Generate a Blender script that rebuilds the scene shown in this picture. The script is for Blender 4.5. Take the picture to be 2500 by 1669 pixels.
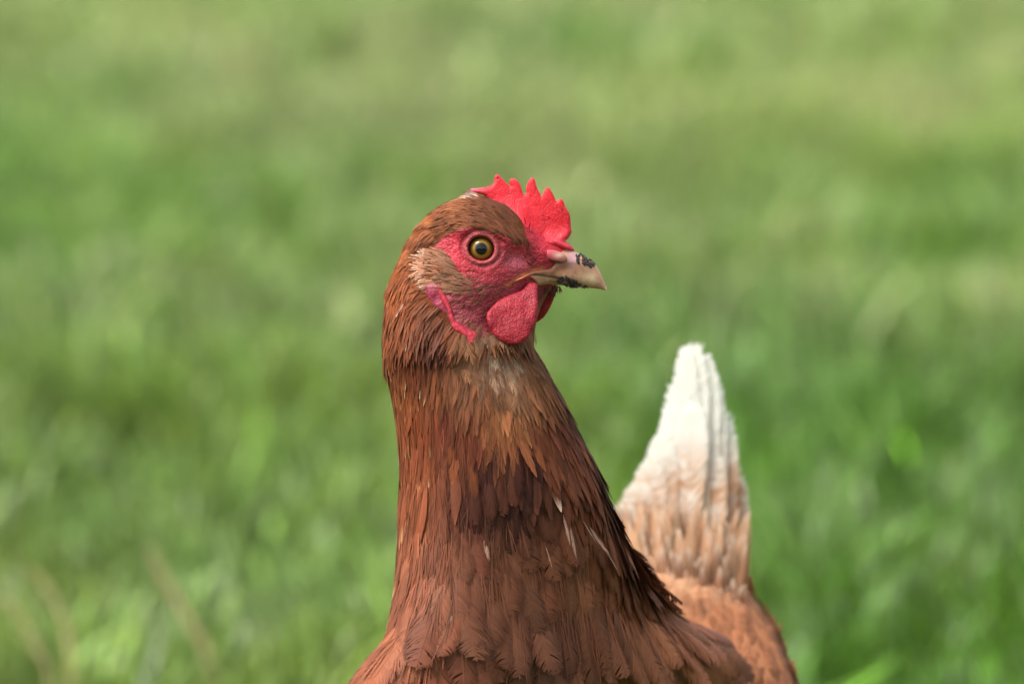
import bpy, math, random
import numpy as np
from mathutils import Vector, Matrix
from mathutils.geometry import delaunay_2d_cdt
rng = np.random.default_rng(7); random.seed(7)
scene = bpy.context.scene
for o in list(bpy.data.objects): bpy.data.objects.remove(o)

# ------------------------------------------------------------------ camera, sky, sun, exposure
PITCH = math.radians(7.0); DIST = 2.08; CAMH = 0.60; FOCAL = 200.0
S = 36.0/FOCAL*DIST/2500.0                      # metres per working unit at the hen
cd = bpy.data.cameras.new('camera'); cam = bpy.data.objects.new('camera', cd)
scene.collection.objects.link(cam); scene.camera = cam
cd.lens = FOCAL; cd.sensor_width = 36.0; cd.sensor_fit = 'HORIZONTAL'
cd.clip_start = 0.05; cd.clip_end = 2000
cam.location = (0, 0, CAMH); cam.rotation_euler = (math.pi/2-PITCH, 0, 0)
cd.dof.use_dof = True; cd.dof.focus_distance = DIST-0.014; cd.dof.aperture_fstop = 7.6

w = bpy.data.worlds.new('World'); scene.world = w; w.use_nodes = True
nt = w.node_tree; nt.nodes.clear()
sky = nt.nodes.new('ShaderNodeTexSky'); sky.sky_type = 'NISHITA'; sky.sun_disc = False
SUN_EL, SUN_AZ = math.radians(58), math.radians(-112)   # azimuth measured from +Y (away from the camera) towards +X
sky.sun_elevation = SUN_EL; sky.sun_rotation = SUN_AZ
sky.air_density = 1.0; sky.dust_density = 4.0; sky.ozone_density = 0.6
hsv = nt.nodes.new('ShaderNodeHueSaturation'); hsv.inputs['Saturation'].default_value = 0.3
bg = nt.nodes.new('ShaderNodeBackground'); bg.inputs['Strength'].default_value = 0.15
wo = nt.nodes.new('ShaderNodeOutputWorld')
nt.links.new(sky.outputs[0], hsv.inputs['Color']); nt.links.new(hsv.outputs[0], bg.inputs[0]); nt.links.new(bg.outputs[0], wo.inputs[0])
sl = bpy.data.lights.new('sun', 'SUN'); sl.energy = 1.75; sl.angle = math.radians(28); sl.color = (1.0, 0.95, 0.87)
so = bpy.data.objects.new('sun', sl); scene.collection.objects.link(so)
sd = Vector((math.sin(SUN_AZ)*math.cos(SUN_EL), math.cos(SUN_AZ)*math.cos(SUN_EL), math.sin(SUN_EL)))
so.rotation_euler = sd.to_track_quat('Z', 'Y').to_euler(); so.location = sd*20
scene.view_settings.view_transform = 'Standard'; scene.view_settings.look = 'None'
scene.view_settings.exposure = 0.84; scene.view_settings.gamma = 1.0
scene.render.engine = 'CYCLES'
try:
    scene.cycles.use_denoising = True; scene.cycles.denoiser = 'OPENIMAGEDENOISE'
    scene.cycles.max_bounces = 8; scene.cycles.transparent_max_bounces = 8
except Exception: pass

# ------------------------------------------------------------------ helpers
FWD = np.array([0, math.cos(PITCH), -math.sin(PITCH)]); UP = np.array([0, math.sin(PITCH), math.cos(PITCH)]); RT = np.array([1.0, 0, 0])
CAMP = np.array([0, 0, CAMH])
def PW(p):
    """working space (x right, y down, z away, 0.15 mm units round the hen's head) -> world metres"""
    p = np.asarray(p, float)
    dep = DIST + p[..., 2]*S; k = dep/DIST
    return (CAMP + ((p[..., 0]-1250)*S*k)[..., None]*RT + ((834.5-p[..., 1])*S*k)[..., None]*UP + dep[..., None]*FWD)
def lin(r, g, b):
    c = np.array([r, g, b])/255.0
    return np.where(c <= 0.04045, c/12.92, ((c+0.055)/1.055)**2.4)
def sstep(a, b, x):
    t = np.clip((x-a)/(b-a), 0, 1); return t*t*(3-2*t)
def tag(o, label=None, cat=None, group=None, kind=None):
    if label: o['label'] = label
    if cat: o['category'] = cat
    if group: o['group'] = group
    if kind: o['kind'] = kind
    return o
ORG = np.zeros(3)
def mk(name, verts, faces, mat, parent=None, col=None, extra=None, smooth=True, local=True):
    verts = np.asarray(verts, float)
    if parent is not None and local: verts = verts-ORG
    me = bpy.data.meshes.new(name)
    if isinstance(faces, np.ndarray): fl = [faces]
    else: fl = [np.asarray(f) for f in faces if len(f)]
    me.vertices.add(len(verts)); me.vertices.foreach_set('co', verts.astype(np.float32).ravel())
    nl = sum(f.size for f in fl); nf = sum(len(f) for f in fl)
    me.loops.add(nl); me.polygons.add(nf)
    me.loops.foreach_set('vertex_index', np.concatenate([f.ravel() for f in fl]).astype(np.int32))
    tot = np.concatenate([np.full(len(f), f.shape[1]) for f in fl]); st = np.concatenate([[0], np.cumsum(tot)[:-1]])
    me.polygons.foreach_set('loop_start', st.astype(np.int32))
    me.polygons.foreach_set('use_smooth', np.full(nf, smooth))
    me.update(calc_edges=True); me.validate()
    if col is not None:
        a = me.color_attributes.new('Col', 'FLOAT_COLOR', 'POINT')
        c = np.ones((len(verts), 4), np.float32); c[:, :3] = col; a.data.foreach_set('color', c.ravel())
    for k, v in (extra or {}).items():
        a = me.attributes.new(k, 'FLOAT', 'POINT'); a.data.foreach_set('value', np.asarray(v, np.float32))
    me.materials.append(mat)
    o = bpy.data.objects.new(name, me); scene.collection.objects.link(o)
    if parent is not None: o.parent = parent
    return o
# value noise (numpy) for shapes and pigments
_tab = rng.random((64, 64, 64))
def vnoise(p, sc):
    q = np.asarray(p, float)*sc; i = np.floor(q).astype(int); f = q-i; f = f*f*(3-2*f); i &= 63; j = (i+1) & 63
    x0, y0, z0 = i[..., 0], i[..., 1], i[..., 2]; x1, y1, z1 = j[..., 0], j[..., 1], j[..., 2]
    fx, fy, fz = f[..., 0], f[..., 1], f[..., 2]
    a = _tab[x0, y0, z0]*(1-fx)+_tab[x1, y0, z0]*fx; b = _tab[x0, y1, z0]*(1-fx)+_tab[x1, y1, z0]*fx
    c = _tab[x0, y0, z1]*(1-fx)+_tab[x1, y0, z1]*fx; d = _tab[x0, y1, z1]*(1-fx)+_tab[x1, y1, z1]*fx
    return ((a*(1-fy)+b*fy)*(1-fz)+(c*(1-fy)+d*fy)*fz)*2-1
def fbm(p, sc, n=3): return sum(vnoise(np.asarray(p)+17.3*k, sc*2**k)/2**k for k in range(n))
def sdpoly(x, y, poly):
    """signed distance, positive inside"""
    poly = np.asarray(poly, float); d = np.full(x.shape, 1e9); ins = np.zeros(x.shape, bool)
    for k in range(len(poly)):
        ax, ay = poly[k]; bx, by = poly[(k+1) % len(poly)]
        ex, ey = bx-ax, by-ay; t = np.clip(((x-ax)*ex+(y-ay)*ey)/(ex*ex+ey*ey+1e-9), 0, 1)
        d = np.minimum(d, (x-ax-t*ex)**2+(y-ay-t*ey)**2)
        c = (ay > y) != (by > y)
        with np.errstate(divide='ignore', invalid='ignore'):
            ins ^= c & (x < (bx-ax)*(y-ay)/(by-ay+1e-12)+ax)
    return np.where(ins, 1, -1)*np.sqrt(d)
def polyd(x, y, line):
    d = np.full(np.shape(x), 1e9)
    for (ax, ay), (bx, by) in zip(line[:-1], line[1:]):
        ex, ey = bx-ax, by-ay; t = np.clip(((x-ax)*ex+(y-ay)*ey)/(ex*ex+ey*ey), 0, 1)
        d = np.minimum(d, np.hypot(x-ax-t*ex, y-ay-t*ey))
    return d
def crom(pts, n=5, closed=True):
    pts = np.asarray(pts, float); N = len(pts); out = []
    for i in range(N if closed else N-1):
        if closed: p0, p1, p2, p3 = pts[i-1], pts[i], pts[(i+1) % N], pts[(i+2) % N]
        else: p0, p1, p2, p3 = pts[max(i-1, 0)], pts[i], pts[i+1], pts[min(i+2, N-1)]
        for t in np.arange(n)/n:
            out.append(0.5*(2*p1+(p2-p0)*t+(2*p0-5*p1+4*p2-p3)*t*t+(3*p1-p0-3*p2+p3)*t**3))
    if not closed: out.append(pts[-1])
    return np.array(out)
Z0 = lambda ox, oy, k, pts: [(ox+a/k, oy+b/k) for a, b in pts]
H = lambda *pts: Z0(920, 400, 3.408, pts)          # head close-up tracing units

# ------------------------------------------------------------------ materials
def mat(name):
    m = bpy.data.materials.new(name); m.use_nodes = True
    return m, m.node_tree, m.node_tree.nodes['Principled BSDF']
def N(nt, t, **kw):
    n = nt.nodes.new(t)
    for k, v in kw.items():
        if k in n.inputs: n.inputs[k].default_value = v
        else: setattr(n, k, v)
    return n
def feather_mat(name, rough=0.5, spec=0.3, transl=0.18, sheen=0.0):
    m, t, b = mat(name)
    at = N(t, 'ShaderNodeAttribute', attribute_name='Col')
    b.inputs['Roughness'].default_value = rough; b.inputs['Specular IOR Level'].default_value = spec
    b.inputs['Sheen Weight'].default_value = sheen; b.inputs['Sheen Roughness'].default_value = 0.4
    t.links.new(at.outputs['Color'], b.inputs['Base Color'])
    tr = N(t, 'ShaderNodeBsdfTranslucent'); t.links.new(at.outputs['Color'], tr.inputs[0])
    mx = N(t, 'ShaderNodeMixShader'); mx.inputs[0].default_value = transl
    t.links.new(b.outputs[0], mx.inputs[1]); t.links.new(tr.outputs[0], mx.inputs[2])
    t.links.new(mx.outputs[0], t.nodes['Material Output'].inputs[0])
    return m
M_feather = feather_mat('feather', 0.55, 0.17, 0.15, 0.05)
M_down = feather_mat('downy_feather', 0.7, 0.15, 0.2, 0.1)
M_white = feather_mat('tail_feather', 0.6, 0.2, 0.45, 0.1)
def skin_mat(name, cell=1150, bump=0.0006, sss=0.25, rough=0.42, mask=False, rad=(1.0, 0.22, 0.16), ssc=0.0022, light=1.25, dark=.68):
    m, t, b = mat(name); L = t.links.new
    at = N(t, 'ShaderNodeAttribute', attribute_name='Col')
    tc = N(t, 'ShaderNodeTexCoord')
    nz = N(t, 'ShaderNodeTexNoise', Scale=cell*0.25, Detail=3.0)
    mp = N(t, 'ShaderNodeMixRGB', blend_type='ADD'); mp.inputs[0].default_value = 0.0012
    L(tc.outputs['Object'], mp.inputs[1]); L(nz.outputs['Color'], mp.inputs[2]); L(tc.outputs['Object'], nz.inputs['Vector'])
    v = N(t, 'ShaderNodeTexVoronoi', Scale=float(cell)); v.feature = 'SMOOTH_F1'; v.inputs['Smoothness'].default_value = 0.4
    L(mp.outputs[0], v.inputs['Vector'])
    n2 = N(t, 'ShaderNodeTexNoise', Scale=cell*0.45, Detail=4.0); L(tc.outputs['Object'], n2.inputs['Vector'])
    inv = N(t, 'ShaderNodeMath', operation='MULTIPLY_ADD'); inv.inputs[1].default_value = -1.0; inv.inputs[2].default_value = 1.0
    L(v.outputs['Distance'], inv.inputs[0])
    ad = N(t, 'ShaderNodeMath', operation='ADD'); L(inv.outputs[0], ad.inputs[0]); L(n2.outputs['Fac'], ad.inputs[1])
    if mask:
        a2 = N(t, 'ShaderNodeAttribute', attribute_name='bare'); lo = N(t, 'ShaderNodeMix'); lo.data_type = 'FLOAT'; lo.inputs[2].default_value = 1.25
        L(a2.outputs['Fac'], lo.inputs[0]); L(ad.outputs[0], lo.inputs[3]); ad = lo
        sp_ = N(t, 'ShaderNodeMath', operation='MULTIPLY'); sp_.inputs[1].default_value = .35; L(a2.outputs['Fac'], sp_.inputs[0]); L(sp_.outputs[0], b.inputs['Specular IOR Level'])
    bp = N(t, 'ShaderNodeBump'); bp.inputs['Distance'].default_value = bump; bp.inputs['Strength'].default_value = 0.8
    L(ad.outputs[0], bp.inputs['Height']); L(bp.outputs[0], b.inputs['Normal'])
    # papillae are paler than the furrows between them
    rp = N(t, 'ShaderNodeMapRange'); rp.inputs['From Min'].default_value = 0.75; rp.inputs['From Max'].default_value = 1.55
    rp.inputs['To Min'].default_value = dark; rp.inputs['To Max'].default_value = light
    L(ad.outputs[0], rp.inputs['Value'])
    ml = N(t, 'ShaderNodeVectorMath', operation='SCALE'); L(at.outputs['Color'], ml.inputs[0]); L(rp.outputs[0], ml.inputs['Scale'])
    L(ml.outputs[0], b.inputs['Base Color'])
    b.inputs['Roughness'].default_value = rough; b.inputs['Specular IOR Level'].default_value = 0.35
    b.inputs['Subsurface Weight'].default_value = sss; b.inputs['Subsurface Radius'].default_value = rad; b.inputs['Subsurface Scale'].default_value = ssc
    return m
M_body = skin_mat('hen_skin', 1400, 0.0003, 0.12, 0.5, True, light=1.15)
M_comb = skin_mat('comb_skin', 1500, 0.0002, 0.5, 0.5, ssc=0.003, light=1.12, dark=.84)
M_wattle = skin_mat('wattle_skin', 1500, 0.0003, 0.25, 0.5, light=1.2, dark=.62)
M_lobe = skin_mat('earlobe_skin', 700, 0.0003, 0.3, 0.42, light=1.15)
m, t, b = mat('beak_horn'); M_beak = m
at = N(t, 'ShaderNodeAttribute', attribute_name='Col'); tc = N(t, 'ShaderNodeTexCoord')
nz = N(t, 'ShaderNodeTexNoise', Scale=420.0, Detail=5.0); t.links.new(tc.outputs['Object'], nz.inputs['Vector'])
rp = N(t, 'ShaderNodeMapRange'); rp.inputs['From Min'].default_value = .3; rp.inputs['From Max'].default_value = .7; rp.inputs['To Min'].default_value = .8; rp.inputs['To Max'].default_value = 1.15
t.links.new(nz.outputs['Fac'], rp.inputs['Value'])
ml = N(t, 'ShaderNodeVectorMath', operation='SCALE'); t.links.new(at.outputs['Color'], ml.inputs[0]); t.links.new(rp.outputs[0], ml.inputs['Scale'])
t.links.new(ml.outputs[0], b.inputs['Base Color'])
b.inputs['Roughness'].default_value = .33; b.inputs['Specular IOR Level'].default_value = .45
b.inputs['Subsurface Weight'].default_value = .2; b.inputs['Subsurface Scale'].default_value = .002
bp = N(t, 'ShaderNodeBump'); bp.inputs['Distance'].default_value = .00015; t.links.new(nz.outputs['Fac'], bp.inputs['Height']); t.links.new(bp.outputs[0], b.inputs['Normal'])
m, t, b = mat('mud'); M_mud = m
b.inputs['Base Color'].default_value = (.032, .029, .028, 1); b.inputs['Roughness'].default_value = .75
m, t, b = mat('leg_scales'); M_leg = m
b.inputs['Roughness'].default_value = .5
v = N(t, 'ShaderNodeTexVoronoi', Scale=400.0); cr = N(t, 'ShaderNodeValToRGB')
cr.color_ramp.elements[0].color = (.55, .36, .12, 1); cr.color_ramp.elements[1].color = (.28, .17, .06, 1)
t.links.new(v.outputs['Distance'], cr.inputs[0]); t.links.new(cr.outputs[0], b.inputs['Base Color'])

# ------------------------------------------------------------------ ground and grass (world metres)
m, t, b = mat('ground_turf')
tc = N(t, 'ShaderNodeTexCoord'); n1 = N(t, 'ShaderNodeTexNoise', Scale=9.0, Detail=8.0); cr = N(t, 'ShaderNodeValToRGB')
cr.color_ramp.elements[0].position = .35; cr.color_ramp.elements[0].color = (.03, .06, .012, 1)
cr.color_ramp.elements[1].position = .65; cr.color_ramp.elements[1].color = (.09, .13, .035, 1)
t.links.new(tc.outputs['Object'], n1.inputs['Vector']); t.links.new(n1.outputs['Fac'], cr.inputs[0]); t.links.new(cr.outputs[0], b.inputs['Base Color'])
b.inputs['Roughness'].default_value = .9
g = 900.0
xs = np.concatenate([[-g], np.linspace(-12, 12, 49), [g]]); ysg = np.concatenate([[-g], np.linspace(-4, 26, 61), [g]])
XX, YY = np.meshgrid(xs, ysg); V = np.stack([XX, YY, 0*XX], -1).reshape(-1, 3)
inn = (abs(V[:, 0]) < 12) & (V[:, 1] > -4) & (V[:, 1] < 26)
V[:, 2] = np.where(inn, vnoise(V, 1.7)*0.008, 0)-0.004
nx = len(xs); ii = (np.arange(len(ysg)-1)[:, None]*nx+np.arange(nx-1)).ravel()
o = mk('ground', V, np.stack([ii, ii+1, ii+nx+1, ii+nx], -1), m); tag(o, kind='structure')

mg = feather_mat('grass_blade', 0.34, 0.5, 0.35, 0.0)
def blades(n, x0, x1, y0, y1, hmul=1.0, wmul=1.0, rg=rng):
    x = rg.uniform(x0, x1, n); y = rg.uniform(y0, y1, n)
    p = np.stack([x, y, 0*x], -1)
    p = p*np.array([1, .42, 1]); clump = fbm(p, 4.1, 3); tuft = fbm(p+5, 11.0, 2); p0 = np.stack([x, y, 0*x], -1)
    h = (0.052+0.036*np.clip(tuft+clump*0.7, -1, 1)+rg.normal(0, .01, n))*hmul; h = np.clip(h, .018, .12)
    wd = rg.uniform(.0022, .0060, n)*wmul
    az = rg.uniform(0, 2*np.pi, n); lean = rg.uniform(.1, .9, n)*h; face = az+rg.normal(np.pi/2, .5, n)
    dirv = np.stack([np.cos(az), np.sin(az), 0*az], -1); sv = np.stack([np.cos(face), np.sin(face), 0*az], -1)
    segs = np.array([0, .35, .72, 1.0]); wp = np.array([.8, 1.0, .7, .08])
    z = h[:, None]*np.sin(np.minimum(segs*1.25, 1.4))[None]/math.sin(1.25)
    c = p0[:, None, :]+dirv[:, None, :]*(lean[:, None]*segs[None]**1.8)[..., None]; c[..., 2] += z-.004
    off = sv[:, None, :]*(wd[:, None]*wp[None]*.5)[..., None]
    vv = np.stack([c-off, c+off], 2)            # n,4,2,3
    # pigment: lush, blue-green, yellow-green and straw
    lush = lin(96, 144, 34); blue = lin(110, 144, 80); yel = lin(140, 164, 72); straw = lin(176, 178, 124)
    a = sstep(-.5, .7, fbm(p+31, 2.3, 3)+rg.normal(0, .25, n))[:, None]
    bq = sstep(-.2, .8, fbm(p+57, 5.0, 2)+rg.normal(0, .35, n))[:, None]
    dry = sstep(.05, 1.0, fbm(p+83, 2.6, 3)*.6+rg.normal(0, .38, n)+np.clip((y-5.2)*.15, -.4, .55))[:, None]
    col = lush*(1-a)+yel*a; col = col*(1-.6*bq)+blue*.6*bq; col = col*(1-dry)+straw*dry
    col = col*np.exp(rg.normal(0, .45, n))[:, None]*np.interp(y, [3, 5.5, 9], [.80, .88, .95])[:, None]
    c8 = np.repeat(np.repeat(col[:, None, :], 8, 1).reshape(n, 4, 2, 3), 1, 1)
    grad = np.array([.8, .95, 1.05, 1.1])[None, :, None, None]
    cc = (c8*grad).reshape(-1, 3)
    base = (np.arange(n)*8)[:, None]
    q = np.concatenate([base+np.array([k*2, k*2+1, k*2+3, k*2+2]) for k in range(3)], 0)
    return vv.reshape(-1, 3), q, cc
parts = [blades(105000, -1.0, 1.0, 2.7, 7.0), blades(75000, -1.5, 1.5, 7.0, 13.5, 1.1, 1.5), blades(30000, -2.6, 2.6, 1.2, 2.7, .6),
         blades(30000, -2.8, -1.0, 2.7, 7.0, 1, 1.3), blades(30000, 1.0, 2.8, 2.7, 7.0, 1, 1.3), blades(42000, -8, 8, 13.5, 26, 1.4, 3.6),
         blades(30000, -5.5, -1.5, 7, 13.5, 1.1, 2.4), blades(30000, 1.5, 5.5, 7, 13.5, 1.1, 2.4), blades(14000, -5, -2.8, 1.5, 7, 1, 1.8), blades(14000, 2.8, 5, 1.5, 7, 1, 1.8)]
ofs = 0; VV, QQ, CC = [], [], []
for a_, q_, c_ in parts: VV.append(a_); QQ.append(q_+ofs); CC.append(c_); ofs += len(a_)
o = mk('grass', np.concatenate(VV), np.concatenate(QQ), mg, col=np.concatenate(CC)); tag(o, 'short green meadow grass covering the field', 'grass', kind='stuff')

# three long dry blades standing out of the turf, each folded along its midrib
m, t, b = mat('dry_blade'); n1 = N(t, 'ShaderNodeTexNoise', Scale=60.0, Detail=3.0); cr = N(t, 'ShaderNodeValToRGB')
cr.color_ramp.elements[0].color = (*lin(168, 160, 104), 1); cr.color_ramp.elements[1].color = (*lin(206, 188, 134), 1)
t.links.new(n1.outputs['Fac'], cr.inputs[0]); t.links.new(cr.outputs[0], b.inputs['Base Color']); b.inputs['Roughness'].default_value = .6
for pts, dist, wid, lab in (
        ([(176, 1669), (168, 1560), (145, 1490), (100, 1415), (60, 1380)], 3.02, .0042, 'long pale dry grass blade arching left, taller of the pair in the bottom left corner'),
        ([(120, 1660), (92, 1590), (68, 1540), (30, 1480), (-10, 1455)], 2.98, .0034, 'thin brownish dry grass blade nearest the left edge of the picture at the bottom'),
        ([(520, 1640), (470, 1530), (425, 1455), (385, 1385), (362, 1330)], 3.14, .0055, 'broad straw-coloured dry grass blade leaning left, between the corner blades and the hen')):
    zc_ = (dist-DIST)/S; pp = [PW(np.array([a, c, zc_])) for a, c in pts]; g0 = pp[0].copy(); g0[2] = -.004; g0[0] += .004
    cl_ = crom(np.array([g0]+pp), 5, False); nn_ = len(cl_); k = np.linspace(0, 1, nn_); hw = wid*.5*np.interp(k, [0, .4, .8, 1], [.7, 1, .8, .05])
    rows = []
    for q in range(nn_):
        tn = cl_[min(q+1, nn_-1)]-cl_[max(q-1, 0)]; tn /= np.linalg.norm(tn); sd_ = np.cross(tn, [0, -1, 0]); sd_ /= np.linalg.norm(sd_); nn3 = np.cross(sd_, tn)
        rows.append([cl_[q]-sd_*hw[q]-nn3*hw[q]*.35, cl_[q], cl_[q]+sd_*hw[q]-nn3*hw[q]*.35, cl_[q]+nn3*.0004])
    F = [(q*4+a, q*4+(a+1) % 4, q*4+4+(a+1) % 4, q*4+4+a) for q in range(nn_-1) for a in range(4)]
    o = mk('dry_grass_blade', np.array(rows).reshape(-1, 3), np.array(F), m); tag(o, lab, 'grass blade', 'dry grass blades at the lower left')

# hedge of trees along the field edge behind the camera (the bird looks at it; it shows in the eye)
n = 26000; x = rng.uniform(-26, 26, n); zt_ = 3.2+1.2*vnoise(np.stack([x, 0*x, 0*x], -1), .35)+.7*vnoise(np.stack([x, 0*x, 0*x], -1), 1.3)
c = np.stack([x, -15+rng.normal(0, 1.0, n)-.03*x*x, zt_*rng.random(n)**.8], -1)
a = rng.normal(0, 1, (n, 3)); a /= np.linalg.norm(a, axis=1)[:, None]; b_ = np.cross(a, rng.normal(0, 1, (n, 3))); b_ /= np.linalg.norm(b_, axis=1)[:, None]; k = rng.uniform(.12, .3, n)[:, None]
vv = np.stack([c-a*k, c-b_*k*.6, c+a*k, c+b_*k*.6], 1).reshape(-1, 3)
o = mk('hedge', vv, np.arange(4*n).reshape(n, 4), mg, col=np.repeat(lin(62, 92, 36)*np.exp(rng.normal(0, .3, n))[:, None], 4, 0)); tag(o, 'tall dense green hedge along the field edge behind the camera', 'hedge', kind='stuff')

# ------------------------------------------------------------------ HEN
HX = PW(np.array([1400., 2400., 420.])); ORG = np.array([HX[0], HX[1], 0.0])
hen = bpy.data.objects.new('hen', None); scene.collection.objects.link(hen); hen.location = ORG
hen.empty_display_size = .05
tag(hen, 'brown hen with red comb, yellow eye, muddy beak and white tail standing on the grass', 'hen')

# outline of head, neck and breast at each height
LY = [470, 476, 485, 495, 508, 541, 582, 629, 670, 693, 746, 796, 858, 883, 979, 1064, 1149, 1277, 1384, 1450, 1500, 1540, 1586, 1669, 1800, 2000, 2200, 2350, 2405]
LX = [1160, 1135, 1108, 1084, 1061, 1023, 993, 970, 952, 942, 933, 929, 928, 931, 950, 961, 966, 963, 957, 953, 946, 934, 905, 846, 790, 800, 930, 1130, 1340]
RY = [470, 480, 487, 500, 514, 530, 545, 560, 580, 600, 615, 640, 660, 690, 705, 730, 760, 800, 841, 883, 958, 1043, 1117, 1213, 1298, 1373, 1437, 1490, 1543, 1596, 1669, 1800, 2000, 2200, 2350, 2405]
RX = [1164, 1185, 1205, 1235, 1260, 1280, 1294, 1312, 1345, 1380, 1394, 1392, 1382, 1362, 1348, 1332, 1318, 1308, 1306, 1330, 1373, 1415, 1453, 1490, 1522, 1556, 1596, 1655, 1745, 1805, 1868, 1935, 1920, 1760, 1580, 1380]
KY = [841, 960, 1064, 1149, 1277, 1384, 1490, 1586, 1669, 1800, 2000, 2200, 2350, 2405]
ZC = [0, 8, 18, 28, 55, 105, 180, 270, 340, 400, 430, 440, 440, 440]
ZR = [150, 165, 180, 195, 220, 262, 315, 355, 385, 415, 400, 330, 190, 20]
SH = [0, 0, 8, 18, 60, 130, 250, 380, 470, 540, 500, 350, 150, 0]
EX, EY = 1175.0, 607.0
def Dhead(y): return np.interp(y, [470, 474, 480, 490, 510, 540, 570, 605, 650, 700, 760, 841], [4, 22, 38, 54, 74, 92, 101, 106, 110, 114, 124, 150])
def headdepth(x, y, c=None):
    xl = np.interp(y, LY, LX)+5; xr = np.interp(y, RY, RX)-2
    xc = (xl+xr)/2; R = (xr-xl)/2
    if c is None: c = np.clip((x-xc)/R, -1, 1)
    sn = np.sqrt(np.clip(1-c*c, 0, 1))
    front = sstep(1215, 1400, x)*(1-sstep(700, 800, y))
    d = Dhead(y)*sn*(1-.5*front)
    d = d+bumps(x, y)*sstep(.15, .5, sn)
    return d
LID = lambda x, y: np.sqrt(((x-EX)/36.)**2+((y-EY-.05*(x-EX))/33.)**2)
GAPE = [(1238, 695), (1262, 680), (1290, 664), (1325, 655)]
def bumps(x, y):
    r = LID(x, y); e = 0
    e = e+3.2*np.exp(-((r-1.05)/.14)**2)*(1+.25*vnoise(np.stack([x, y, 0*x], -1), 1/6.))-30*(1-sstep(.80, .93, r))-2.2*np.exp(-((r-1.34)/.13)**2)+1.2*np.exp(-((r-1.6)/.2)**2)
    brow = polyd(x, y, [(1120, 560), (1180, 553), (1240, 580), (1285, 605)])
    e = e+9*np.exp(-(brow/16)**2)*(r > 1)
    e = e-9*np.exp(-(((x-1262)/34)**2+((y-628)/22)**2))
    e = e+9*np.exp(-(((x-1150)/70)**2+((y-700)/38)**2))
    e = e-20*np.exp(-(((x-1245)/60)**2+((y-790)/40)**2))
    e = e+8*np.exp(-(((x-1085)/46)**2+((y-652)/34)**2))         # ear tuft
    e = e+7*np.exp(-(((x-1352)/34)**2+((y-626)/18)**2))         # nostril swelling
    # folds of the bare skin
    p3 = np.stack([x, y*1.6, 0*x], -1)
    e = e+1.3*vnoise(p3, 1/15.)*sstep(1.2, 1.6, r)+.8*vnoise(p3+9, 1/7.)*sstep(1.2, 1.6, r)
    return e
def surf(phi, y):
    inset = np.interp(y, [470, 700, 900, 1300, 1700], [4, 5, 10, 16, 18])
    xl = np.interp(y, LY, LX)+inset; xr = np.interp(y, RY, RX)-np.interp(y, [470, 800, 900, 1300], [2, 3, 10, 16])
    xc = (xl+xr)/2; R = np.maximum((xr-xl)/2, 1.0)
    c = np.cos(phi); s_ = np.sin(phi)
    x = xc+R*c
    front = sstep(1215, 1400, x)*(1-sstep(700, 800, y)); sn = np.abs(s_)
    zh = Dhead(y)*sn*(1-.5*front)+bumps(x, y)*sstep(.15, .5, sn)*(1-sstep(790, 841, y))
    zh = zh*np.sign(s_)
    zb = np.interp(y, KY, ZC)+(np.interp(y, KY, ZR)-inset)*s_+np.interp(y, KY, SH)*c
    k = sstep(800, 860, y)
    return np.stack([x, y, zh*(1-k)+zb*k], -1)
ys = np.concatenate([np.arange(471, 860, 2.0), np.arange(860, 1700, 6.0), np.arange(1700, 2406, 15.0)])
NP = 480; ph = np.arange(NP)/NP*2*np.pi
PH, YS = np.meshgrid(ph, ys); B = surf(PH, YS)
# smooth the kinks of the outline
for _ in range(3):
    Bs = B.copy(); Bs[1:-1] = .25*B[:-2]+.5*B[1:-1]+.25*B[2:]
    kk = (ys > 860)[:, None, None]; B = np.where(kk, Bs, B)
nr = len(ys); bv = B.reshape(-1, 3)
i0 = (np.arange(nr-1)[:, None]*NP+np.arange(NP)).ravel(); i1 = (np.arange(nr-1)[:, None]*NP+(np.arange(NP)+1) % NP).ravel()
bf = np.stack([i0, i1, i1+NP, i0+NP], -1)
capt = len(bv); bv = np.vstack([bv, [[1160, 469, 0]], [[1360, 2410, 440]]])
tr = [np.stack([np.full(NP, capt), (np.arange(NP)+1) % NP, np.arange(NP)], -1),
      np.stack([np.full(NP, capt+1), (nr-1)*NP+np.arange(NP), (nr-1)*NP+(np.arange(NP)+1) % NP], -1)]
# rump lobe that carries the tail
ax = crom([(1560, 1860, 600), (1688, 1700, 760), (1700, 1540, 950), (1684, 1450, 1050), (1674, 1405, 1085), (1668, 1365, 1100)], 8, False)
ra = np.interp(np.linspace(0, 1, len(ax)), [0, .2, .4, .6, .8, .9, 1], [150, 268, 214, 178, 138, 90, 12])
qv = np.arange(48)/48*2*np.pi; rv = []
for k in range(len(ax)):
    rv.append(np.stack([ax[k, 0]+ra[k]*np.cos(qv), ax[k, 1]+0*qv+ra[k]*.25*np.cos(qv), ax[k, 2]+ra[k]*.8*np.sin(qv)], -1))
rv = np.array(rv); r0 = len(bv); nra = len(ax)
bv = np.vstack([bv, rv.reshape(-1, 3)])
j0 = (np.arange(nra-1)[:, None]*48+np.arange(48)).ravel()+r0; j1 = (np.arange(nra-1)[:, None]*48+(np.arange(48)+1) % 48).ravel()+r0
bf = np.vstack([bf, np.stack([j0, j0+48, j1+48, j1], -1)[:, ::-1]])

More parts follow.
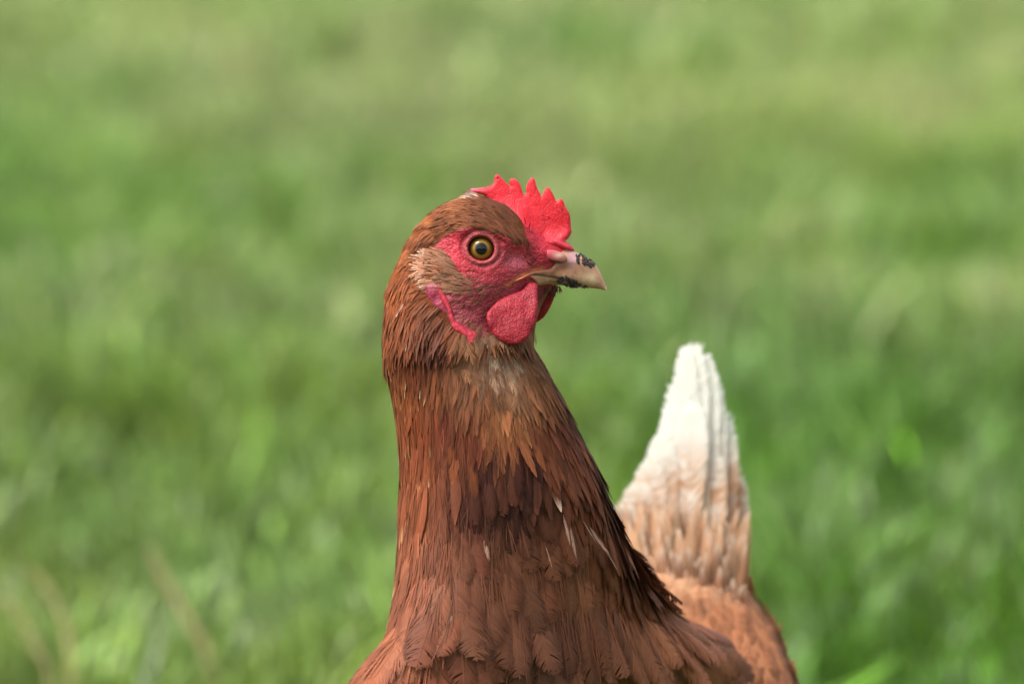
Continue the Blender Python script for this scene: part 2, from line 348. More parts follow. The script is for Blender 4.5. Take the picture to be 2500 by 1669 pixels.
FACE = H((450, 720), (560, 600), (740, 525), (900, 545), (1050, 595), (1150, 655), (1250, 690), (1235, 560), (1200, 470), (1400, 400), (1700, 600), (1700, 1060), (1400, 1110),
         (1340, 1250), (1250, 1380), (1000, 1400), (820, 1480), (640, 1330), (530, 1180), (410, 1040), (430, 980), (560, 985), (700, 960), (660, 870), (620, 800), (560, 735))
EAR = H((365, 800), (440, 735), (560, 725), (630, 800), (690, 900), (820, 960), (960, 1010), (900, 1080), (700, 1060), (430, 1010), (360, 900))
CHEEK = H((680, 930), (1000, 990), (1250, 1060), (1240, 1120), (1010, 1220), (880, 1330), (800, 1320), (640, 1150), (560, 1010))
xb, yb = bv[:, 0], bv[:, 1]
n1 = fbm(bv, 1/40.)[:, None]; n2 = fbm(bv+99, 1/9.)[:, None]
brown = lin(84, 42, 22)*np.ones((len(bv), 3))*(1+.25*n1)
face = lin(172, 46, 56); cheekc = lin(130, 44, 54); palec = lin(205, 110, 125); lidc = lin(176, 92, 92)
fc = face*(1+.16*n1+.14*n2)
mixc = lambda A, Bc, k: A*(1-k[:, None])+Bc*k[:, None]
fc = mixc(fc, cheekc*(1+.15*n2), .85*sstep(655, 720, yb+.12*(xb-1200))*(1-sstep(1330, 1400, xb)))
fc = mixc(fc, lin(226, 52, 72), .7*np.exp(-(((xb-1110)/38)**2+((yb-620)/48)**2))+.6*sstep(1290, 1330, xb)*(1-sstep(620, 650, yb)))
fc = mixc(fc, palec, .55*np.exp(-(((xb-1262)/30)**2+((yb-640)/22)**2)))
r = LID(xb, yb)
fc = mixc(fc, lidc*(1+.1*n2), np.exp(-((r-1.03)/.12)**2)*.8)
fc = mixc(fc, lin(120, 60, 62)*np.ones(3), np.exp(-((r-1.33)/.08)**2)*.5)
fc = mixc(fc, lin(200, 120, 70)*np.ones(3), .8*np.exp(-(polyd(xb, yb, GAPE)/5)**2))
fm = sstep(-4, 4, sdpoly(xb, yb, FACE)+4*n2[:, 0])
bcol = np.clip(mixc(brown, fc, fm), .004, .9); bcol[r0:] = lin(172, 116, 82)
body = mk('body', PW(bv), [bf]+tr, M_body, hen, col=bcol, extra={'bare': fm})
BMESH_V = bv; BMESH_F = bf

# ------------------------------------------------------------------ solids grown from an outline with real thickness
def slab(name, outline, Tfn, Rfn, zmid, m, colfn, parent=hen, step=4.0, n=4, wob=0.0, back=None):
    ol = crom(outline, n)
    # resample outline evenly
    seg = np.linalg.norm(np.roll(ol, -1, 0)-ol, axis=1); cum = np.concatenate([[0], np.cumsum(seg)]); tot = cum[-1]
    tt = np.linspace(0, tot, int(tot/(step*.7)), endpoint=False); cl = np.vstack([ol, ol[:1]])
    ol = np.stack([np.interp(tt, cum, cl[:, 0]), np.interp(tt, cum, cl[:, 1])], -1)
    gx, gy = np.meshgrid(np.arange(ol[:, 0].min(), ol[:, 0].max(), step), np.arange(ol[:, 1].min(), ol[:, 1].max(), step))
    gx = gx+(np.arange(gx.shape[0]) % 2)[:, None]*step/2
    gx, gy = gx.ravel(), gy.ravel(); k = sdpoly(gx, gy, ol) > step*.45; gx, gy = gx[k], gy[k]
    # extra row hugging the rim for a round edge
    c = ol.mean(0); nrm = np.stack([-(np.roll(ol, -1, 0)-np.roll(ol, 1, 0))[:, 1], (np.roll(ol, -1, 0)-np.roll(ol, 1, 0))[:, 0]], -1)
    nrm /= np.linalg.norm(nrm, axis=1)[:, None]+1e-9
    rim = []
    for dd in (.35, 1.1):
        for sg in (1, -1):
            q = ol+nrm*sg*dd; ok = sdpoly(q[:, 0], q[:, 1], ol) > dd*.7; rim.append(q[ok])
    pts = np.vstack([ol, np.stack([gx, gy], -1)]+rim); no = len(ol)
    vs, es, fs, *_ = delaunay_2d_cdt([Vector(p) for p in pts.tolist()], [(i, (i+1) % no) for i in range(no)], [], 1, 1e-4)
    P2 = np.array([tuple(v) for v in vs]); F = np.array([f for f in fs if len(f) == 3])
    sdv = np.maximum(sdpoly(P2[:, 0], P2[:, 1], ol), 0); rimv = sdv < .05
    x, y = P2[:, 0], P2[:, 1]
    R = Rfn(x, y); q = 1-np.clip(sdv/R, 0, 1); d = Tfn(x, y)*np.sqrt(np.clip(1-q*q, 0, 1))
    zm = zmid(x, y); p3 = np.stack([x, y, 0*x], -1)
    if wob: zm = zm+wob*fbm(p3, 1/30.)
    df = d if back is None else d
    db = d if back is None else back(x, y)*np.sqrt(np.clip(1-q*q, 0, 1))
    d_rim = np.where(rimv, 0, 1)
    A = np.stack([x, y, zm-df*d_rim], -1); Bk = np.stack([x, y, zm+db*d_rim], -1)
    idx = np.arange(len(P2)); bi = idx.copy(); nb = np.where(~rimv)[0]; bi[nb] = len(P2)+np.arange(len(nb))
    V = np.vstack([A, Bk[nb]]); ar = (P2[F[:, 1]]-P2[F[:, 0]]); br = (P2[F[:, 2]]-P2[F[:, 0]]); cw = ar[:, 0]*br[:, 1]-ar[:, 1]*br[:, 0]
    F = np.where((cw > 0)[:, None], F[:, ::-1], F)
    FF = np.vstack([F, bi[F][:, ::-1]])
    return mk(name, PW(V), FF[:, ::-1] if False else FF, m, parent, col=np.clip(colfn(V), .003, .95)), V

# comb
COMB = H((778, 215), (800, 204), (870, 200), (940, 185), (974, 152), (982, 105), (1000, 87), (1022, 100), (1068, 150), (1112, 188), (1101, 148), (1112, 128), (1148, 124), (1186, 160), (1208, 222), (1224, 252), (1244, 244),
         (1243, 195), (1268, 132), (1297, 117), (1316, 135), (1332, 195), (1360, 248), (1370, 272), (1394, 222), (1415, 194), (1440, 210), (1474, 265), (1492, 308), (1524, 292), (1550, 304), (1566, 350),
         (1596, 400), (1611, 450), (1614, 520), (1621, 565), (1598, 615), (1572, 642), (1612, 672), (1645, 722), (1590, 728), (1500, 706), (1420, 712), (1330, 700), (1240, 620), (1180, 520), (1100, 440), (1000, 375), (930, 310), (900, 270), (850, 248), (795, 240))
BASE = H((900, 270), (1000, 350), (1180, 450), (1260, 570), (1330, 670), (1480, 690), (1560, 690))
def comb_T(x, y):
    dB = polyd(x, y, BASE); return 6.5+25*np.exp(-(dB/24)**2)*sstep(1190, 1290, x)+8*np.exp(-(dB/40)**2)+.6*vnoise(np.stack([x, y, 0*x], -1), 1/12.)
def comb_c(V):
    x, y = V[:, 0], V[:, 1]; n = fbm(V, 1/25.)[:, None]; n_ = fbm(V+40, 1/5., 2)[:, None]
    c = lin(228, 42, 56)*(1+.08*n+.05*n_)
    c = mixc(c, lin(206, 66, 82), .6*sstep(545, 600, y)); c = mixc(c, lin(236, 110, 122), .3*sstep(.15, .7, n_[:, 0])*sstep(530, 560, y))
    c = mixc(c, lin(225, 120, 140), .7*(1-sstep(1150, 1195, x)))
    for (a, b_) in H((1003, 118)): c = mixc(c, lin(90, 20, 20), .9*(np.hypot(x-a, y-b_) < 3.2))
    for (a, b_, rr) in [(1372, 511, 2.6), (1367, 519, 2), (1361, 516, 1.8), (1326, 526, 1.6), (1340, 532, 2), (1377, 520, 1.6), (1333, 571, 2), (1358, 575, 1.8), (1322, 588, 2)]:
        c = mixc(c, lin(80, 25, 30), .8*(1-sstep(rr*.6, rr*1.4, np.hypot(x-a, y-b_)+1.2*n_[:, 0])))
    return c
comb, _ = slab('comb', COMB, comb_T, lambda x, y: 10+0*x+18*sstep(560, 600, y), lambda x, y: 6*np.sin((x-1150)/45.)*(1-sstep(520, 580, y)), M_comb, comb_c, step=3.0)

# beak
BEAK = [(1374, 606), (1392, 609), (1413, 619), (1436, 632), (1457, 651), (1471, 678), (1482.5, 708), (1470, 706.5), (1442, 703), (1419, 702), (1389, 699), (1362, 696), (1340, 699), (1313, 702),
        (1302, 690), (1290, 681), (1262, 691), (1238, 696), (1240, 691), (1262, 676), (1290, 662), (1320, 653), (1342, 646), (1352, 628), (1362, 612)]
TOM = [(1252, 688), (1280, 673), (1310, 671), (1345, 676), (1372, 682), (1400, 694)]
def beak_T(x, y):
    base = headdepth(x, y)+8; own = np.interp(x, [1370, 1400, 1430, 1460, 1484], [44, 38, 31, 20, 5])*np.interp(y, [605, 640, 700], [.75, 1, .9])
    k = sstep(1325, 1385, x); d = base*(1-k)+own*k
    return np.maximum(d-5*np.exp(-(polyd(x, y, TOM)/3.2)**2), 2)
def beak_c(V):
    x, y = V[:, 0], V[:, 1]; n = fbm(V, 1/18.)[:, None]
    c = lin(184, 136, 106)*(1+.14*n)
    c = mixc(c, lin(140, 88, 66), .9*np.exp(-(polyd(x, y, [(1290, 665), (1330, 658), (1375, 652), (1395, 640)])/11)**2))
    c = mixc(c, lin(186, 148, 156), .8*np.exp(-(((x-1396)/15)**2+((y-628)/20)**2)))
    c = mixc(c, lin(226, 196, 158), .8*np.exp(-(((x-1440)/22)**2+((y-680)/16)**2)))
    c = mixc(c, lin(205, 140, 112), .7*np.exp(-(polyd(x, y, [(1450, 642), (1472, 678), (1482, 706)])/6)**2))
    c = mixc(c, lin(226, 205, 170), .9*np.exp(-(np.hypot(x-1480, y-705)/6)**2))
    c = mixc(c, lin(88, 54, 40), .85*np.exp(-(polyd(x, y, TOM)/3)**2)*sstep(1275, 1290, x))
    c = mixc(c, lin(190, 150, 112), .6*sstep(688, 694, y)*(1-sstep(1370, 1400, x)))
    c = mixc(c, lin(222, 120, 84), .85*(1-sstep(1270, 1310, x)))
    return c
beak, BV = slab('beak', BEAK, beak_T, lambda x, y: np.interp(x, [1240, 1300, 1390, 1440, 1482], [6, 9, 26, 26, 8]), lambda x, y: 0*x, M_beak, beak_c, step=2.6)
# nostril flap: a tilted half-open horn shell over the nostril, one each side
def lathe_blob(name, c, rx, ry, rz, ang, m, colfn, parent, nu=40, nv=24, nz_=0.0):
    u = np.linspace(0, 2*np.pi, nu, endpoint=False); v = np.linspace(-np.pi/2, np.pi/2, nv)
    U, Vv = np.meshgrid(u, v); X = np.cos(Vv)*np.cos(U); Y = np.cos(Vv)*np.sin(U); Zz = np.sin(Vv)
    P = np.stack([X, Y, Zz], -1).reshape(-1, 3); k = 1+nz_*fbm(P*3+c[0], 1.0)
    x = P[:, 0]*rx*k; y = P[:, 1]*ry*k; z = P[:, 2]*rz*k; ca, sa = math.cos(ang), math.sin(ang)
    V = np.stack([c[0]+x*ca-y*sa, c[1]+x*sa+y*ca, c[2]+z], -1)
    i = (np.arange(nv-1)[:, None]*nu+np.arange(nu)).ravel(); j = (np.arange(nv-1)[:, None]*nu+(np.arange(nu)+1) % nu).ravel()
    return mk(name, PW(V), np.stack([i, j, j+nu, i+nu], -1), m, parent, col=colfn(V, P))
for sg in (-1, 1):
    hd = float(headdepth(np.array([1352.]), np.array([626.]))[0])
    def nc(V, P):
        c = lin(172, 98, 94)*np.ones((len(V), 3)); c = mixc(c, lin(205, 165, 150), np.exp(-(((V[:, 0]-1366)/12)**2+((V[:, 1]-623)/6)**2))); c = mixc(c, lin(180, 118, 78), .7*sstep(1372, 1382, V[:, 0]))  # pale spot near the middle is a highlight painted into the flap colour
        c = mixc(c, lin(186, 70, 80)*np.ones(3), 1-sstep(1335, 1362, V[:, 0]))
        return mixc(c, lin(70, 30, 26), .85*sstep(.35, .7, P[:, 1])*(1-sstep(.3, .8, P[:, 0])))
    lathe_blob('nostril_flap', (1354, 626, sg*(hd+2)), 32, 15, 8, math.radians(14), M_beak, nc, beak)

# mud caked on the beak: crumbs pressed on to its surface
mv, mf = [], []
def crumb(c, rad):
    b0 = len(mv)*1; ico = [(0, 0, -1), (.72, -.53, -.45), (-.28, -.85, -.45), (-.89, 0, -.45), (-.28, .85, -.45), (.72, .53, -.45), (.28, -.85, .45), (-.72, -.53, .45), (-.72, .53, .45), (.28, .85, .45), (.89, 0, .45), (0, 0, 1)]
    fc_ = [(0, 1, 2), (1, 0, 5), (0, 2, 3), (0, 3, 4), (0, 4, 5), (1, 5, 10), (2, 1, 6), (3, 2, 7), (4, 3, 8), (5, 4, 9), (1, 10, 6), (2, 6, 7), (3, 7, 8), (4, 8, 9), (5, 9, 10), (6, 10, 11), (7, 6, 11), (8, 7, 11), (9, 8, 11), (10, 9, 11)]
    for q in ico:
        k = rad*rng.uniform(.6, 1.4); mv.append((c[0]+q[0]*k, c[1]+q[1]*k, c[2]+q[2]*k*.7))
    mf.extend([(a+b0, b_+b0, c_+b0) for a, b_, c_ in fc_])
MUD1 = H((1660, 760), (1700, 752), (1740, 770), (1790, 810), (1815, 845), (1780, 860), (1755, 830), (1720, 850), (1700, 850), (1665, 815))
MUD2 = H((1500, 975), (1530, 945), (1570, 935), (1600, 960), (1650, 965), (1680, 1000), (1740, 1010), (1750, 1030), (1660, 1025), (1610, 1030), (1560, 1005))
for poly, cnt in ((MUD1, 300), (MUD2, 340)):
    pl = np.array(poly); lo, hi = pl.min(0), pl.max(0); k = 0
    while k < cnt:
        q = rng.uniform(lo-3, hi+3); s_ = sdpoly(q[:1], q[1:], poly)[0]
        if s_ < -1.5 or vnoise(np.array([q[0], q[1], 3.]), 1/6.5) < -.22+.3*rng.random()-.12: continue
        j = np.argmin((BV[:, 0]-q[0])**2+(BV[:, 1]-q[1])**2+(BV[:, 2] > 0)*1e4)
        crumb((q[0], q[1], BV[j, 2]-rng.uniform(-1, 2.5)), rng.uniform(.8, 2.6)); k += 1
for k in range(14): crumb((1402+rng.normal(0, 12), 665+rng.normal(0, 10), -37), rng.uniform(.5, 1.1))
mk('mud', PW(np.array(mv)), np.array(mf), M_mud, beak, smooth=False)

# wattles
W1 = H((1335, 1000), (1270, 990), (1200, 1055), (1060, 1105), (965, 1180), (915, 1250), (925, 1330), (975, 1420), (1050, 1482), (1140, 1502), (1225, 1475), (1298, 1385), (1330, 1290), (1341, 1180), (1338, 1080))
W2 = H((1400, 980), (1350, 1010), (1320, 1100), (1280, 1250), (1290, 1330), (1330, 1318), (1390, 1275), (1442, 1195), (1482, 1095), (1494, 1010), (1460, 990))
def wat_c(V):
    n = fbm(V, 1/30.)[:, None]; y = V[:, 1]
    c = lin(166, 30, 44)*(1+.1*n); c = mixc(c, lin(180, 52, 66), .4*sstep(.0, .6, fbm(V+70, 1/14.)))
    return mixc(c, lin(165, 45, 62), .6*(1-sstep(700, 750, y)))
slab('wattle', W1, lambda x, y: 7+0*x+7*np.exp(-((y-710)/25)**2), lambda x, y: 10+0*x, lambda x, y: -np.interp(y, [690, 715, 745, 780, 845], [72, 92, 112, 126, 138])-.12*(1290-x)*sstep(720, 760, y)*.8, M_wattle, wat_c, step=3.0, wob=3)
slab('wattle', W2, lambda x, y: 9+0*x, lambda x, y: 13+0*x, lambda x, y: np.interp(y, [690, 740, 845], [30, 70, 95]), M_wattle, wat_c, step=3.0, wob=3)
# earlobes: purple fold with the red rim in front of it
LB = H((398, 1030), (410, 1005), (450, 990), (530, 990), (620, 1060), (680, 1200), (760, 1300), (700, 1370), (620, 1310), (560, 1260), (480, 1200), (430, 1120))
RIM = H((500, 1000), (535, 1000), (555, 1060), (590, 1130), (620, 1200), (650, 1290), (720, 1350), (800, 1385), (842, 1420), (838, 1460), (795, 1505), (760, 1480), (735, 1435), (650, 1385), (612, 1320), (590, 1230), (545, 1150), (512, 1080))
def lb_c(V):
    n = fbm(V, 1/16.)[:, None]; c = lin(160, 52, 76)*(1+.2*n); dd = polyd(V[:, 0], V[:, 1], H((450, 1180), (560, 1240), (640, 1300))); c = mixc(c, lin(96, 34, 62), .5*np.exp(-(dd/4)**2))
    return mixc(c, lin(206, 60, 92), .6*sstep(1075, 1095, V[:, 0]))
def rim_c(V): return lin(190, 50, 68)*(1+.1*fbm(V, 1/12.)[:, None])
def hdz(x, y):
    return np.interp(y, [680, 700, 760, 841], [100, 104, 112, 118])*np.sqrt(np.clip(1-((x-1130)/215.)**2, 0, 1))
for sg in (-1, 1):
    slab('earlobe', LB, lambda x, y: 7+1.0*np.sin((x+y)/9.), lambda x, y: 12+0*x, lambda x, y: sg*(hdz(x, y)+5), M_lobe, lb_c, step=3.0)
    slab('earlobe_fold', RIM, lambda x, y: 7+0*x, lambda x, y: 9+0*x, lambda x, y: sg*(hdz(x, y)+np.interp(y, [693, 790, 840], [8, 18, 28])), M_lobe, rim_c, step=2.6)

# eyes
m, t, b = mat('eye'); M_eye = m; L = t.links.new
tc = N(t, 'ShaderNodeTexCoord'); sx = N(t, 'ShaderNodeSeparateXYZ'); L(tc.outputs['Object'], sx.inputs[0])
cx = N(t, 'ShaderNodeCombineXYZ'); L(sx.outputs[0], cx.inputs[0]); L(sx.outputs[2], cx.inputs[1])
ln = N(t, 'ShaderNodeVectorMath', operation='LENGTH'); L(cx.outputs[0], ln.inputs[0])
nz = N(t, 'ShaderNodeTexNoise', Scale=900.0, Detail=3.0); L(tc.outputs['Object'], nz.inputs['Vector'])
ma = N(t, 'ShaderNodeMath', operation='MULTIPLY_ADD'); ma.inputs[1].default_value = 1/(34*S); L(ln.outputs['Value'], ma.inputs[0])
mb = N(t, 'ShaderNodeMath', operation='MULTIPLY'); mb.inputs[1].default_value = .05; L(nz.outputs['Fac'], mb.inputs[0]); L(mb.outputs[0], ma.inputs[2])
cr = N(t, 'ShaderNodeValToRGB'); L(ma.outputs[0], cr.inputs[0]); el = cr.color_ramp.elements
el[0].position = .42; el[0].color = (.003, .003, .004, 1); el[1].position = .46; el[1].color = (.16, .085, .006, 1)
for p_, c_ in ((.55, lin(140, 112, 40)), (.68, lin(124, 92, 28)), (.78, lin(98, 70, 24)), (.86, lin(64, 50, 30)), (.93, lin(34, 28, 24))):
    e = el.new(p_); e.color = (*c_, 1)
L(cr.outputs[0], b.inputs['Base Color']); b.inputs['Roughness'].default_value = .4; b.inputs['Specular IOR Level'].default_value = 0.0
b.inputs['Coat Weight'].default_value = 1.0; b.inputs['Coat Roughness'].default_value = .015; b.inputs['Coat IOR'].default_value = 1.5
for sg in (-1, 1):
    d0 = float(Dhead(EY))*.985
    ce = PW(np.array([EX, EY+1, sg*(d0-31)]))
    u = np.linspace(0, 2*np.pi, 64, endpoint=False); v = np.linspace(-np.pi/2, np.pi/2, 40); U, Vv = np.meshgrid(u, v)
    V = np.stack([np.cos(Vv)*np.cos(U), np.sin(Vv), np.cos(Vv)*np.sin(U)], -1).reshape(-1, 3)*34*S
    i = (np.arange(39)[:, None]*64+np.arange(64)).ravel(); j = (np.arange(39)[:, None]*64+(np.arange(64)+1) % 64).ravel()
    o = mk('eye', V, np.stack([i, i+64, j+64, j], -1), M_eye, hen, local=False)
    o.location = ce-ORG; o.rotation_euler = (-PITCH, 0, 0)

# ------------------------------------------------------------------ feathers
def template(Ln, Wn, nb, seg, pointed, seed, fray=.12, fill=1.25, bn=.07, rach=.5, reach=.34, sw=None, tipz=.62, soft=0.0, old=False):
    """one feather made of its barbs; u across (-1..1), v along (0..1), h height; returned in nominal proportions"""
    r_ = np.random.default_rng(seed); Vt, Ft, At = [], [], []
    def env(v):
        v = np.clip(v, 0, 1)
        if pointed: return np.clip(v/.2, 0, 1)**.6*np.clip((1-v)/.55, 0, 1)**.75*.98+.02
        return np.clip(v/.15, 0, 1)**.6*np.where(v > tipz, np.sqrt(np.clip(1-((v-tipz)/(1-tipz))**2, 0, 1)), 1)*.98+.02
    sp = Ln/nb; fw = sp*fill if sw is None else sw; rw = sp*rach if sw is None else sw*1.3
    def strip(pts, w0, w1, br, hh):
        pts = np.array(pts); tn = np.gradient(pts, axis=0); nn = np.stack([-tn[:, 1], tn[:, 0]], -1); nn /= np.linalg.norm(nn, axis=1)[:, None]+1e-9
        ww = np.interp(np.linspace(0, 1, len(pts)), [0, .6-.25*soft, .8, 1], [w0, w0, w0*(.75-.4*soft), w1*(1-.6*soft)])*.5; b0 = len(Vt)
        for k in range(len(pts)):
            for sg in (-1, 1):
                q = pts[k]+nn[k]*ww[k]*sg
                Vt.append((q[0]/(Wn/2), q[1]/Ln, hh[k])); At.append((br, k/(len(pts)-1)))
        for k in range(len(pts)-1): Ft.append((b0+2*k, b0+2*k+1, b0+2*k+3, b0+2*k+2))
    for side in (-1, 1):
        gv = 0
        for j in range(nb):
            if j % r_.integers(3, 7) == 0: gv = r_.normal(0, fray*.5); gh = r_.normal(0, .006)
            tt = (j+r_.random()*.6)/nb*.97
            ve = min(tt+reach*(1-.45*tt)*(1+gv)+r_.normal(0, .012), 1.02) if old else min(tt+reach*1.12*(1-tt)**.9*(1+gv)+r_.normal(0, .010+.03*soft), 1.04)
            ue = side*float(env(min(ve, 1)))*(1+gv*.5+r_.normal(0, fray*.25)+soft*r_.random()*.28)
            if r_.random() < .04: ve += .05*r_.random()
            x1, y1 = ue*Wn/2, ve*Ln; x0, y0 = 0, tt*Ln; cx_, cy_ = x1*.6, y0+(y1-y0)*.32
            s_ = np.linspace(0, 1, seg+1)[:, None]
            pts = (1-s_)**2*np.array([x0, y0])+2*s_*(1-s_)*np.array([cx_, cy_])+s_**2*np.array([x1, y1])
            hh = gh*s_[:, 0]+r_.normal(0, .004)*s_[:, 0]
            strip(pts, fw*(.9+.3*r_.random()), fw*.15, 1+r_.normal(0, bn)+(.04 if gv > 0 else -.03), hh)
    strip([(0, 0), (0, Ln*.35), (0, Ln*.7), (0, Ln*.95)], rw, rw*.4, 1.08, np.full(4, .006))
    return np.array(Vt), np.array(Ft), np.array(At)
T_tiny = [template(34, 7, 8, 2, True, s, .3, .42, .16, .3, .5, 1.25) for s in range(6)]
T_lance = [template(120, 26, 30, 3, True, s+10, .22, 1.3, .12, .4, .5, 3.0) for s in range(6)]
T_round = [template(170, 100, 60, 5, False, s+30, .16, 1.7, .07, .4, .42, 3.9, .60, .7) for s in range(8)]
T_down = [template(70, 34, 22, 3, False, s+50, .5, .36, .12, .4, .36, None, .6, 0, True) for s in range(6)]
T_big = [template(400, 100, 110, 3, False, s+70, .04, 1.9, .02, .6, .2, None, .74) for s in range(4)]

T_hair = [template(120, 24, 3, 6, True, s+90, .5, .26, .08, .02, .7, 1.4, .6, 0, True) for s in range(8)]

def build_feathers(name, items, m, parent=hen, swy=.06, rll=.10):
    """items: dict template-list -> (P,T,Nn,L,W,lift,bend,cup,col,tipc)"""
    VV, FF, CC = [], [], []; ofs = 0
    for tl, P, T, Nn, Lf, Wf, lift, bend, cup, col, tipc in items:
        n = len(P)
        if n == 0: continue
        T = T-(T*Nn).sum(1)[:, None]*Nn; T /= np.linalg.norm(T, axis=1)[:, None]+1e-9; Sd = np.cross(T, Nn)
        which = rng.integers(0, len(tl), n); flip = rng.choice([-1, 1], n)
        for k in range(len(tl)):
            idx = np.where(which == k)[0]
            if not len(idx): continue
            tv, tf, ta = tl[k]; u, v, h = tv[:, 0], tv[:, 1], tv[:, 2]
            Lk, Wk = Lf[idx, None], Wf[idx, None]
            sway = rng.normal(0, swy, len(idx))[:, None]
            roll = rng.normal(0, rll, len(idx))[:, None]
            uu = u[None]*flip[idx, None]*Wk/2+sway*v[None]**2*Lk
            ww = lift[idx, None]*v[None]*Lk-bend[idx, None]*v[None]**2*Lk-cup[idx, None]*(u[None]**2)*Wk*.5+h[None]*Wk*1.6+roll*u[None]*Wk*.5
            pos = P[idx, None, :]+T[idx, None, :]*(v[None]*Lk)[..., None]+Sd[idx, None, :]*uu[..., None]+Nn[idx, None, :]*ww[..., None]
            br = ta[:, 0]
            tipk = sstep(.72, 1.0, v)[None, :, None]
            c = col[idx, None, :]*(1-tipk)+tipc[idx, None, :]*tipk
            edge_ = (1.08-.2*np.clip(np.hypot(u*.95, np.clip(v-.55, 0, 1)*2.0), 0, 1.2)**2) if tl is T_round else (.93+.12*np.abs(u))  # round feathers darken to edge and tip: shadow and thin fringe put into colour
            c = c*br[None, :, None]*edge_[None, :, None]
            VV.append(pos.reshape(-1, 3)); CC.append(c.reshape(-1, 3))
            FF.append((tf[None]+(np.arange(len(idx))*len(tv))[:, None, None]).reshape(-1, 4)+ofs); ofs += len(idx)*len(tv)
    V = np.concatenate(VV)
    return mk(name, PW(V), np.concatenate(FF), m, parent, col=np.clip(np.concatenate(CC), .003, .92))

# sample the body surface
tri = np.vstack([BMESH_F[:, [0, 1, 2]], BMESH_F[:, [0, 2, 3]]])
fn = np.cross(BMESH_V[tri[:, 1]]-BMESH_V[tri[:, 0]], BMESH_V[tri[:, 2]]-BMESH_V[tri[:, 0]]); fa = np.linalg.norm(fn, axis=1)/2; fn = fn/(2*fa[:, None]+1e-9)
vn = np.zeros_like(BMESH_V)
for k in range(3): np.add.at(vn, tri[:, k], fn*fa[:, None])
vn /= np.linalg.norm(vn, axis=1)[:, None]+1e-9
cent = BMESH_V[tri].mean(1)
rump_tri = tri[:, 0] >= r0
axc = np.array([1150., 0, 0])
# orient normals outwards
def orient(C, Nn, rmp):
    cx_ = np.where(rmp, np.interp(C[:, 1], [1250, 1360, 1520, 1700, 1900], [1690, 1700, 1690, 1600, 1480]), (np.interp(C[:, 1], LY, LX)+np.interp(C[:, 1], RY, RX))/2)
    cz_ = np.where(rmp, np.interp(C[:, 1], [1250, 1360, 1520, 1700, 1900], [1090, 1060, 960, 760, 500]), np.where(C[:, 1] < 841, 0, np.interp(C[:, 1], KY, ZC)))
    o_ = (Nn[:, 0]*(C[:, 0]-cx_)+Nn[:, 2]*(C[:, 2]-cz_)) < 0
    return np.where(o_[:, None], -Nn, Nn)
def scatter(mask, rad, over=9):
    """dart-throwing over the body surface; rad is the spacing per face"""
    wgt = np.where(mask, fa/rad**2, 0); tot = wgt.sum(); n = int(tot*over*.7)
    idx = rng.choice(len(tri), n, p=wgt/tot); a, b_ = rng.random(n), rng.random(n); sw = a+b_ > 1; a[sw], b_[sw] = 1-a[sw], 1-b_[sw]
    T3 = BMESH_V[tri[idx]]; P = T3[:, 0]+(T3[:, 1]-T3[:, 0])*a[:, None]+(T3[:, 2]-T3[:, 0])*b_[:, None]
    N3 = vn[tri[idx]]; Nn = N3[:, 0]*(1-a-b_)[:, None]+N3[:, 1]*a[:, None]+N3[:, 2]*b_[:, None]; Nn /= np.linalg.norm(Nn, axis=1)[:, None]+1e-9
    rr = rad[idx]; cell = rr.max(); keep = []; gridd = {}
    K = np.floor(P/cell).astype(int).tolist(); PL = P.tolist(); RL = rr.tolist()
    for i in range(n):
        kx, ky, kz = K[i]; p = PL[i]; r2 = RL[i]**2; ok = True
        for dx in (-1, 0, 1):
            for dy in (-1, 0, 1):
                for dz in (-1, 0, 1):
                    for q in gridd.get((kx+dx, ky+dy, kz+dz), ()):
                        if (p[0]-q[0])**2+(p[1]-q[1])**2+(p[2]-q[2])**2 < r2: ok = False; break
                    if not ok: break
                if not ok: break
            if not ok: break
        if ok: keep.append(i); gridd.setdefault((kx, ky, kz), []).append(p)
    keep = np.array(keep, int)
    return P[keep], orient(P[keep], Nn[keep], rump_tri[idx[keep]]), rump_tri[idx[keep]]
def idw(P, ctr, pw=3.0):
    c = np.array(ctr, float); d2 = (P[:, None, 0]-c[None, :, 0])**2+(P[:, None, 1]-c[None, :, 1])**2+60.
    w_ = d2**(-pw/2); return (w_[..., None]*c[None, :, 2:]).sum(1)/w_.sum(1)[:, None]
